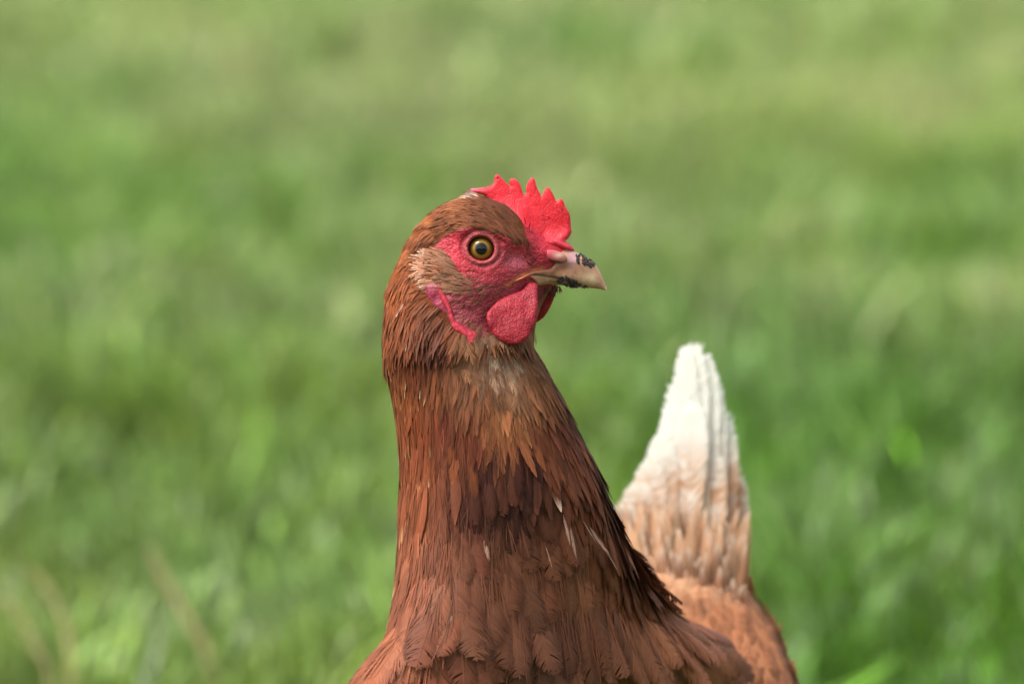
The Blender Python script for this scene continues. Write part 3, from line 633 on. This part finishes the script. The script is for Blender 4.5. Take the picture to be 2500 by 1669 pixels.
DIRS = [(1285, 600, -.5, -.85), (1245, 545, -.72, -.68), (1200, 560, -.9, -.35), (1240, 580, -.75, -.65), (1180, 500, -.95, -.3), (1120, 490, -1, .05), (1060, 520, -.85, .5), (1110, 535, -1, .12), (1160, 540, -1, -.12), (1010, 570, -.65, .75), (1060, 575, -.85, .55),
        (970, 650, -.35, .93), (1000, 680, -.25, .97), (940, 750, -.1, 1), (1000, 780, -.05, 1), (1040, 800, .05, 1),
        (1100, 650, -.8, -.45), (1050, 640, -.85, -.5), (1060, 680, -.98, .1), (1140, 690, -.95, -.15), (1250, 720, -.85, .5), (1180, 740, -.8, .6), (1130, 770, -.6, .8),
        (1170, 850, -.25, 1), (1220, 860, .3, 1), (1100, 850, -.05, 1), (1270, 860, .45, .9), (930, 900, .12, 1), (1000, 1000, .05, 1), (1100, 1000, 0, 1), (1200, 1000, .05, 1), (1300, 1000, .3, 1),
        (1380, 1050, .42, .9), (1440, 1150, .36, .93), (1350, 1200, .15, 1), (1250, 1150, .05, 1), (970, 1200, 0, 1), (1050, 1300, .08, 1), (1480, 1280, .46, .88), (1545, 1370, .55, .83), (1570, 1430, .68, .73), (960, 1450, -.1, 1), (900, 1600, -.55, .85), (1080, 1550, -.28, 1),
        (1250, 1500, 0, 1), (1400, 1450, .12, 1), (1480, 1400, .35, .93), (1640, 1490, .78, .62), (1730, 1560, .84, .54), (1800, 1620, .84, .54), (1500, 1650, .35, .95), (1200, 1900, 0, 1)]
COLS = [(1280, 590, *lin(118, 72, 50)), (1200, 520, *lin(128, 80, 56)), (1120, 500, *lin(172, 106, 68)), (1050, 530, *lin(176, 104, 62)), (1100, 545, *lin(128, 76, 46)), (1000, 600, *lin(172, 100, 58)), (1050, 590, *lin(112, 64, 38)),
        (960, 700, *lin(160, 88, 48)), (1010, 700, *lin(150, 84, 50)), (940, 800, *lin(150, 82, 44)), (1010, 850, *lin(112, 56, 30)), (1060, 810, *lin(92, 48, 30)),
        (950, 950, *lin(158, 88, 44)), (1020, 1000, *lin(140, 70, 36)), (1090, 1000, *lin(112, 52, 32)), (1180, 960, *lin(150, 90, 58)), (1150, 900, *lin(150, 98, 68)), (1225, 985, *lin(186, 120, 72)), (1238, 1030, *lin(176, 106, 64)), (1150, 1020, *lin(120, 58, 34)), (1300, 1010, *lin(112, 60, 38)), (1240, 900, *lin(158, 116, 86)),
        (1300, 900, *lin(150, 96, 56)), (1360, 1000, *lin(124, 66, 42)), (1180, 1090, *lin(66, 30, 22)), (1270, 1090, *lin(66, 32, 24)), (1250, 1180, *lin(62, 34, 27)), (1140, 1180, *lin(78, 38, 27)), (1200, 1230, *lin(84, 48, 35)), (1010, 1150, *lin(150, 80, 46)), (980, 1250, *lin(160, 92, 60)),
        (1420, 1150, *lin(132, 72, 48)), (1380, 1250, *lin(138, 82, 58)), (1480, 1300, *lin(150, 88, 58)), (1250, 1300, *lin(134, 82, 58)), (1020, 1400, *lin(146, 84, 58)), (1150, 1400, *lin(122, 76, 54)), (1300, 1450, *lin(124, 76, 56)), (1450, 1420, *lin(146, 86, 58)),
        (1400, 1350, *lin(150, 92, 66)), (1000, 1600, *lin(166, 98, 66)), (880, 1640, *lin(180, 108, 70)), (1200, 1550, *lin(136, 84, 60)), (1400, 1600, *lin(150, 92, 62)), (1330, 1540, *lin(118, 74, 56)), (1600, 1500, *lin(172, 108, 72)), (1750, 1620, *lin(150, 92, 62)), (1650, 1560, *lin(158, 100, 68))]
def dir3(P, rmp):
    d = idw(P, DIRS); T = np.stack([d[:, 0], d[:, 1], 0*d[:, 0]], -1)
    k = sstep(1300, 1500, P[:, 1])*sstep(150, 500, P[:, 2]); T = T*(1-k[:, None])+np.array([.45, .15, .9])*k[:, None]
    if rmp.any(): T[rmp] = np.stack([.05+0*P[rmp, 0]+(P[rmp, 0]-1690)/900, -.85+0*P[rmp, 0], .4+0*P[rmp, 0]], -1)+rng.normal(0, .08, (rmp.sum(), 3))
    return T+rng.normal(0, .06, T.shape)
sizeL = lambda P: np.interp(P[:, 1], [480, 640, 760, 850, 1000, 1150, 1300, 1450, 1700], [32, 40, 56, 72, 105, 135, 155, 172, 195])
sizeW = lambda P: np.interp(P[:, 1], [480, 640, 760, 850, 1000, 1150, 1300, 1450, 1700], [6, 6.6, 7.5, 10.5, 20, 36, 66, 84, 100])
Cs, yc, xc_ = cent, cent[:, 1], cent[:, 0]
facesd = sdpoly(xc_, yc, FACE)
ones = lambda P, a, s_=0.0: np.full(len(P), a)*(1+rng.normal(0, s_, len(P)) if s_ else 1)
def pigment(P, sd_=.16):
    c = idw(P, COLS); c = c*np.exp(rng.normal(0, sd_, len(P)))[:, None]*(1+.26*fbm(P, 1/28.))[:, None]
    c[:, 0] *= 1+rng.normal(0, .04, len(P)); g_ = c.mean(1)[:, None]; return np.maximum(c*.93+g_*.07, .006)*np.array([.92, .86, .80])*(1+.02*sstep(1240, 1400, P[:, 1]))[:, None]
# plumage pigment carried on to the down under the feathers
PB = BMESH_V.copy(); base_c = np.empty((len(PB), 3))
for q in range(0, len(PB), 20000): base_c[q:q+20000] = pigment(PB[q:q+20000], 0.05)
bm_ = bcol.copy(); fk = (1-fm)[:, None]; fk[r0:] = 0; bm_ = bm_*(1-fk)+np.clip(base_c*.72, .004, .9)*fk
cc_ = np.ones((len(PB), 4), np.float32); cc_[:, :3] = bm_; body.data.color_attributes['Col'].data.foreach_set('color', cc_.ravel())
# --- head: thousands of tiny pointed feathers
mask = (yc < 835+130*vnoise(cent, 1/26.)+60*vnoise(cent+50, 1/9.)) & (facesd < 2) & ~rump_tri & (sdpoly(xc_, yc, RIM) < -1) & (sdpoly(xc_, yc, LB) < 3)
rad = 3.3+1.3*sstep(600, 850, yc)
P, Nn, rm = scatter(mask, rad)
c = pigment(P, .15); tip = c*rng.choice([1.0, 1.45, .8], len(P), p=[.5, .3, .2])[:, None]
wh = np.exp(-(((P[:, 0]-1170)/26)**2+((P[:, 1]-480)/8)**2))*.9+.28*np.exp(-(((P[:, 0]-1032)/12)**2+((P[:, 1]-556)/24)**2))+.25*np.exp(-(((P[:, 0]-1125)/14)**2+((P[:, 1]-503)/6)**2))*.6+.003
white = rng.random(len(P)) < wh; c[white] = lin(214, 184, 164)*rng.uniform(.7, 1.1, white.sum())[:, None]; tip[white] = c[white]*1.2
Lf = sizeL(P)*rng.uniform(.75, 1.25, len(P)); Wf = sizeW(P)*rng.uniform(.8, 1.3, len(P))
edge = sstep(0, 18, -sdpoly(P[:, 0], P[:, 1], FACE)); Lf *= .55+.45*edge
items = [(T_tiny, P-Nn*1.0, dir3(P, rm), Nn, Lf, Wf, ones(P, .05)+rng.normal(0, .02, len(P)), ones(P, .08), ones(P, .1), c, tip)]
# ear tuft and cheek bristles on both sides
earsd, chsd = sdpoly(xc_, yc, EAR), sdpoly(xc_, yc, CHEEK)
P, Nn, rm = scatter(earsd > -3, 2.8+5*sstep(1095, 1190, xc_))
c = lin(178, 126, 98)*np.exp(rng.normal(0, .13, len(P)))[:, None]*np.interp(P[:, 0], [1030, 1060, 1130, 1200], [1.25, 1.0, .72, .5])[:, None]
tip = np.where((P[:, 0] < 1062)[:, None], lin(238, 214, 190)*np.ones((len(P), 3)), c*1.3)
items.append((T_tiny, P-Nn, dir3(P, rm), Nn, ones(P, 30, .2), ones(P, 5.6, .2), ones(P, .20, .2), ones(P, .16), ones(P, .1), c, tip))
P, Nn, rm = scatter(chsd > -8, 6.4+6*sstep(1150, 1290, xc_))
c = lin(132, 80, 60)*np.exp(rng.normal(0, .25, len(P)))[:, None]
items.append((T_tiny, P-Nn, dir3(P, rm), Nn, ones(P, 22, .25), ones(P, 3.6, .3), ones(P, .10, .3), ones(P, .08), ones(P, .1), c, c*1.1))
# sparse fine bristles over the rest of the bare face, dense fringe below the brow
P, Nn, rm = scatter((facesd > 2) & (chsd < -8) & (earsd < -3) & (LID(xc_, yc) > 1.45) & (yc < 800) & (xc_ < 1345), np.full(len(tri), 11.))
c = lin(92, 38, 34)*np.exp(rng.normal(0, .3, len(P)))[:, None]
items.append((T_tiny, P-Nn, dir3(P, rm), Nn, ones(P, 13, .3), ones(P, 1.6, .3), ones(P, .12, .3), ones(P, .05), ones(P, .1), c, c))
P, Nn, rm = scatter((facesd > -2) & (polyd(xc_, yc, [(1180, 556), (1228, 573), (1287, 604), (1305, 640)]) < 13), np.full(len(tri), 4.))
c = lin(96, 56, 40)*np.exp(rng.normal(0, .3, len(P)))[:, None]
items.append((T_tiny, P-Nn, dir3(P, rm), Nn, ones(P, 20, .3), ones(P, 3, .3), ones(P, .10, .3), ones(P, .05), ones(P, .1), c, c))
build_feathers('head_feathers', items, M_down)
# --- a few stiff dark bristles between crown and comb, and under the chin
P = np.array([[1291, 560, -46], [1296, 590, -44], [1299, 585, -44], [1304, 600, -42], [1308, 596, -42], [1284, 548, -48], [1288, 575, -46], [1294, 578, -46]], float)
T = np.array([[.12, -1, -.1], [-.1, -1, -.1], [.05, -1, -.15], [.1, -1, -.1], [-.05, -1, -.1], [-.25, -1, -.1], [0, -1, -.1], [-.1, -1, -.1]])
Pc = np.stack([rng.uniform(1316, 1368, 60), rng.uniform(694, 704, 60), rng.uniform(-40, 20, 60)], -1); Tc = np.stack([rng.normal(-.1, .35, 60), np.ones(60), rng.normal(0, .2, 60)], -1)
Nb = np.tile([0, 0, -1.], (68, 1)); cb = lin(40, 24, 22)*np.ones((68, 3)); cb[8:] = lin(84, 50, 34)
thin = [template(40, 2.2, 12, 3, True, 5, .2, .2, .1, .4)]
Lb = np.concatenate([rng.uniform(18, 30, 8), rng.uniform(12, 30, 60)])
build_feathers('bristles', [(thin, np.vstack([P, Pc]), np.vstack([T, Tc]), Nb, Lb, np.full(68, 2.0), np.full(68, .1), np.full(68, .05), np.full(68, 0.), cb, cb)], M_down)
# --- neck hackle: long pointed feathers that hang down
left = 1-sstep(1040, 1130, xc_-(yc-1300)*.1); rightm = sstep(1400, 1470, xc_-(yc-1200)*.45)
lowlim = 1130+380*np.maximum(left, 0)+230*rightm
jit = 120*vnoise(cent, 1/45.)+60*vnoise(cent+300, 1/18.)
hack = (yc > 735+60*vnoise(cent+20, 1/14.)) & (yc < lowlim+jit) & ~rump_tri & (facesd < 4)
rad = np.interp(yc, [700, 900, 1000, 1150, 1300, 1500], [5, 7.5, 11, 14.5, 18, 20])
P, Nn, rm = scatter(hack, rad)
c = pigment(P, .13); lefty = (P[:, 0] < 1080)
tip = c*rng.choice([1.0, 1.35, .8], len(P), p=[.45, .35, .2])[:, None]
strk = (P[:, 0] < 1060) & (rng.random(len(P)) < .22) & (P[:, 1] > 840); tip[strk] = lin(200, 156, 108)
strk = (rng.random(len(P)) < .006); tip[strk] = lin(226, 196, 170)
gold = rng.random(len(P)) < .15; c[gold] = c[gold]*.75+lin(170, 92, 40)*.25
wmul = np.where((P[:, 0] > 1100) & (P[:, 0] < 1330), 1.15, .95)
build_feathers('neck_feathers', [(T_lance, P-Nn*.5, dir3(P, rm), Nn, sizeL(P)*rng.uniform(.85, 1.25, len(P))*(1-.5*sstep(20, 140, P[:, 0]-(1420+(P[:, 1]-1150)*.4))), np.minimum(sizeW(P), 44)*wmul*rng.uniform(.8, 1.2, len(P)), ones(P, .075)+rng.normal(0, .03, len(P)), ones(P, .05), ones(P, .12), c, tip)], M_feather)
# --- loose pale down below the wattles
thr = (sdpoly(xc_, yc, [(1140, 800), (1170, 780), (1310, 800), (1330, 870), (1300, 940), (1250, 990), (1200, 940), (1120, 880), (1080, 830)]) > 0) & (Cs[:, 2] < 0)
P, Nn, rm = scatter(thr, np.full(len(tri), 11.))
pal = np.exp(-(((P[:, 0]-1215)/42)**2+((P[:, 1]-860)/50)**2))
c = (lin(142, 98, 68)*(1-pal[:, None])+lin(196, 170, 146)*pal[:, None])*np.exp(rng.normal(0, .22, len(P)))[:, None]
build_feathers('throat_feathers', [(T_down, P-Nn*2, dir3(P, rm)+rng.normal(0, .22, (len(P), 3)), Nn, ones(P, 52, .25), ones(P, 20, .25), ones(P, .22, .3), ones(P, .1), ones(P, .1), c, c*1.35)], M_down)
# --- breast and flank: broad rounded contour feathers
jit2 = 80*vnoise(cent+700, 1/50.)+50*vnoise(cent+900, 1/20.)
lf = np.clip(left, 0, 1)
brst = (yc > 1090+jit2) & (yc > lowlim-140*(1-lf)-60+jit2*(1-.7*lf)) & ~rump_tri
rad = np.interp(yc, [1130, 1300, 1500, 1750, 1900, 2400], [21, 28, 35, 40, 62, 75])*np.where(Cs[:, 2] > 500, 1.3, 1)
P, Nn, rm = scatter(brst, rad)
c = pigment(P, .10); tip = c*rng.choice([1.0, 1.12, .8], len(P), p=[.45, .2, .35])[:, None]
WW = sizeW(P); WW = np.where(P[:, 0] > 1500, WW*.8, WW)
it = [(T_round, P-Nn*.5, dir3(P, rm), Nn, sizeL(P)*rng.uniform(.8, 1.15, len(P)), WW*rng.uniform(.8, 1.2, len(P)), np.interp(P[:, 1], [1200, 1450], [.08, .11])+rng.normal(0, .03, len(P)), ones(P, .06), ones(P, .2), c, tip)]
# loose filaments between them
P, Nn, rm = scatter((yc > 860) & ~rump_tri & (Cs[:, 2] < 300) & (yc < 1800), np.interp(yc, [860, 1200, 1800], [14., 17, 19]))
c = pigment(P, .22)*1.06; sh = np.interp(P[:, 1], [860, 1200, 1400], [.45, .8, 1])
it.append((T_hair, P+Nn*3, dir3(P, rm), Nn, ones(P, 130, .25)*sh, ones(P, 30, .4)*sh, ones(P, .09, .2), ones(P, .06), ones(P, .1), c, c*1.2))
PL_ = np.array([[1183, 1318, -215], [1188, 1330, -216], [1104, 1500, -230], [1375, 1255, -150], [1390, 1275, -150], [1420, 1262, -120], [1440, 1285, -110], [1460, 1310, -100], [1330, 1330, -190]], float)
if len(PL_):
    # white flecks where pale feather bases show
    Pq = []
    for q in PL_:
        dmin = np.argmin((cent[:, 0]-q[0])**2+(cent[:, 1]-q[1])**2+(cent[:, 2] > 400)*1e6+np.where(cent[:, 2] > np.interp(cent[:, 1], KY, ZC), 1e6, 0)); Pq.append(cent[dmin])
    Pq = np.array(Pq); Nq = np.tile([0, 0, -1.], (len(Pq), 1)); cq = lin(206, 166, 146)*np.ones((len(Pq), 3))
    it.append((T_hair+T_down, Pq+Nq*14, dir3(Pq, np.zeros(len(Pq), bool)), Nq, np.array([30, 40, 30, 80, 90, 70, 90, 100, 60.]), np.array([8, 9, 6, 7, 7, 7, 8, 9, 6.]), np.full(len(Pq), .08), np.full(len(Pq), .05), np.full(len(Pq), .1), cq, cq*.8))
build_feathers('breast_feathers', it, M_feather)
# --- rump fluff behind the neck
P, Nn, rm = scatter(rump_tri & (yc < 2200), np.full(len(tri), 13.))
t_ = sstep(1390, 1560, P[:, 1])[:, None]; c = (lin(212, 168, 130)*(1-t_)+lin(166, 108, 74)*t_)*np.exp(rng.normal(0, .1, len(P)))[:, None]*(1+.35*fbm(P, 1/45.))[:, None]
build_feathers('rump_feathers', [(T_lance+T_down+T_round[:2], P-Nn*2, dir3(P, rm), Nn, ones(P, 92, .25)*(1-.4*sstep(1800, 1860, P[:, 0])), ones(P, 44, .3), ones(P, .10, .3), ones(P, .09), ones(P, .3), c, c*1.25)], M_down)

# --- tail: each long feather its own mesh
tail = bpy.data.objects.new('tail', None); scene.collection.objects.link(tail); tail.parent = hen
TF = [  # base, tip, width, depth offset
    ((1690, 1470), (1688, 826), 84, 0), ((1712, 1470), (1720, 850), 84, 14), ((1672, 1460), (1676, 836), 70, -14), ((1730, 1480), (1738, 896), 80, 26), ((1650, 1460), (1660, 925), 88, -26),
    ((1748, 1480), (1762, 1000), 86, 38), ((1625, 1450), (1648, 985), 88, -38), ((1600, 1450), (1622, 1052), 88, -50), ((1765, 1490), (1776, 1090), 80, 50), ((1575, 1450), (1590, 1115), 88, -60),
    ((1785, 1490), (1806, 1160), 56, 62), ((1548, 1450), (1560, 1172), 88, -70), ((1780, 1480), (1796, 1250), 84, 74), ((1520, 1450), (1528, 1225), 80, -80), ((1640, 1480), (1700, 980), 90, -66), ((1720, 1480), (1735, 1090), 88, -60)]
for k, (b0, t0_, wd, zo) in enumerate(TF):
    b3 = np.array([b0[0], b0[1], 1080+zo*.2]); t3 = np.array([t0_[0], t0_[1], 1150+zo*.5]); Tt = t3-b3; Lt = np.linalg.norm(Tt); Tt /= Lt
    Nt = np.array([-.25, .15, -1.]); Nt -= Nt.dot(Tt)*Tt; Nt /= np.linalg.norm(Nt)
    tl = [T_big[k % 4]]
    cA = lin(222, 176, 132)*np.ones((1, 3)) if k > 4 else lin(232, 212, 186)*np.ones((1, 3))
    cA = cA*rng.uniform(.9, 1.05); cT = lin(244, 240, 228)*np.ones((1, 3))
    # pigment changes along the feather: apricot base to white upper half
    tv, tf, ta = tl[0]
    o = build_feathers('tail_feather', [(tl, b3[None], Tt[None], Nt[None], np.array([Lt]), np.array([wd*1.06]), np.array([.01]), np.array([.01]), np.array([.03]), cA, cT)], M_white, tail, .008, .015)
    a = o.data.color_attributes['Col']; n_ = len(a.data); cc = np.ones((n_, 4), np.float32); a.data.foreach_get('color', cc.ravel()); cc = cc.reshape(-1, 4)
    buf = np.empty(n_*4, np.float32); a.data.foreach_get('color', buf); cc = buf.reshape(-1, 4)
    vpx = b3[1]+(t3[1]-b3[1])*tv[:, 1]
    kk = 1-sstep(1180, 1420, vpx+45*np.abs(tv[:, 0])+rng.normal(0, 25, n_)); base = cc[:, :3]; br = ta[:, :1]
    strk = sstep(.15, .6, np.interp(np.round(tv[:, 1]*60+ta[:, 0]*40) % 29, np.arange(29), rng.random(29)))*sstep(1040, 1200, vpx)*1.0; kk = np.clip(kk*(1-strk), 0, 1)
    cc[:, :3] = np.clip(base*(1-kk[:, None])+lin(250, 248, 240)*kk[:, None]*(.9+.1*br), 0, .95)
    a.data.foreach_set('color', cc.ravel())
# tail coverts: shorter apricot feathers laid over the foot of the tail
n = 330; x = rng.uniform(1500, 1800, n); y = rng.uniform(1385, 1540, n)
P = np.stack([x, y, 1085-(y-1330)*.75+.3*np.abs(x-1670)], -1); T = np.stack([(x-1690)/1100, -np.ones(n), -.12+0*x], -1)+rng.normal(0, .06, (n, 3)); Nn = np.tile([-.05, -.1, -1.], (n, 1))
tt = (sstep(1450, 1560, y)*(1-.8*sstep(1740, 1790, x)*(1-sstep(1440, 1480, y))))[:, None]; c = (lin(222, 182, 144)*(1-tt)+lin(176, 118, 84)*tt)*np.exp(rng.normal(0, .15, n))[:, None]
build_feathers('tail_coverts', [(T_lance, P, T, Nn, rng.uniform(45, 120, n)*rng.choice([1, 1, 1.7], n), rng.uniform(22, 44, n), np.full(n, .04), np.full(n, .05), np.full(n, .15), c, c*.2+lin(246, 228, 206)*.8)], M_white, tail)

# --- legs
def tube(path, rad, nseg=14):
    path = np.array(path, float); V = []; 
    for k in range(len(path)):
        tn = path[min(k+1, len(path)-1)]-path[max(k-1, 0)]; tn /= np.linalg.norm(tn); a = np.cross(tn, [.3, 1, .2]); a /= np.linalg.norm(a); b_ = np.cross(tn, a)
        q = np.arange(nseg)/nseg*2*np.pi; V.append(path[k]+rad[k]*(np.cos(q)[:, None]*a+np.sin(q)[:, None]*b_))
    F = [(k*nseg+i, k*nseg+(i+1) % nseg, (k+1)*nseg+(i+1) % nseg, (k+1)*nseg+i) for k in range(len(path)-1) for i in range(nseg)]
    return np.vstack(V), np.array(F)
cen = PW(np.array([1400., 2300., 430.])); zt = PW(np.array([1400., 2150., 430.]))[2]
fwd = np.array([-.5, -.85, 0]); fwd /= np.linalg.norm(fwd); sdv = np.array([fwd[1], -fwd[0], 0])
for sg in (-1, 1):
    c0 = np.array([cen[0], cen[1], 0])+sdv*sg*.032
    V, F = tube([c0+[0, 0, zt], c0+[0, 0, .115]-fwd*.012, c0+[0, 0, .095]-fwd*.016, c0+[0, 0, .03], c0+[0, 0, .012]+fwd*.004], [.012, .010, .0085, .0065, .008])
    tv_, tf_ = tube([c0+[0, 0, zt+.02]-fwd*.006, c0+[0, 0, zt-.005]-fwd*.006, c0+[0, 0, .125]-fwd*.010, c0+[0, 0, .112]-fwd*.012], [.036, .032, .016, .009])
    mk('thigh', tv_, tf_, M_down, hen, col=lin(140, 84, 56)*(1+.3*fbm(tv_, 120.)[:, None]))
    VV, FF = [V], [F]; ofs = len(V)
    for ang, ln_ in ((-.45, .05), (0, .06), (.45, .05), (math.pi, .025)):
        dv = fwd*math.cos(ang)+sdv*math.sin(ang); s0 = c0+[0, 0, .014]
        v_, f_ = tube([s0, s0+dv*ln_*.35+[0, 0, -.002], s0+dv*ln_*.7+[0, 0, -.006], s0+dv*ln_+[0, 0, -.007], s0+dv*(ln_+.013)+[0, 0, -.012]], [.006, .0052, .0048, .0035, .0006])
        VV.append(v_); FF.append(f_+ofs); ofs += len(v_)
    mk('leg', np.vstack(VV), np.vstack(FF), M_leg, hen)
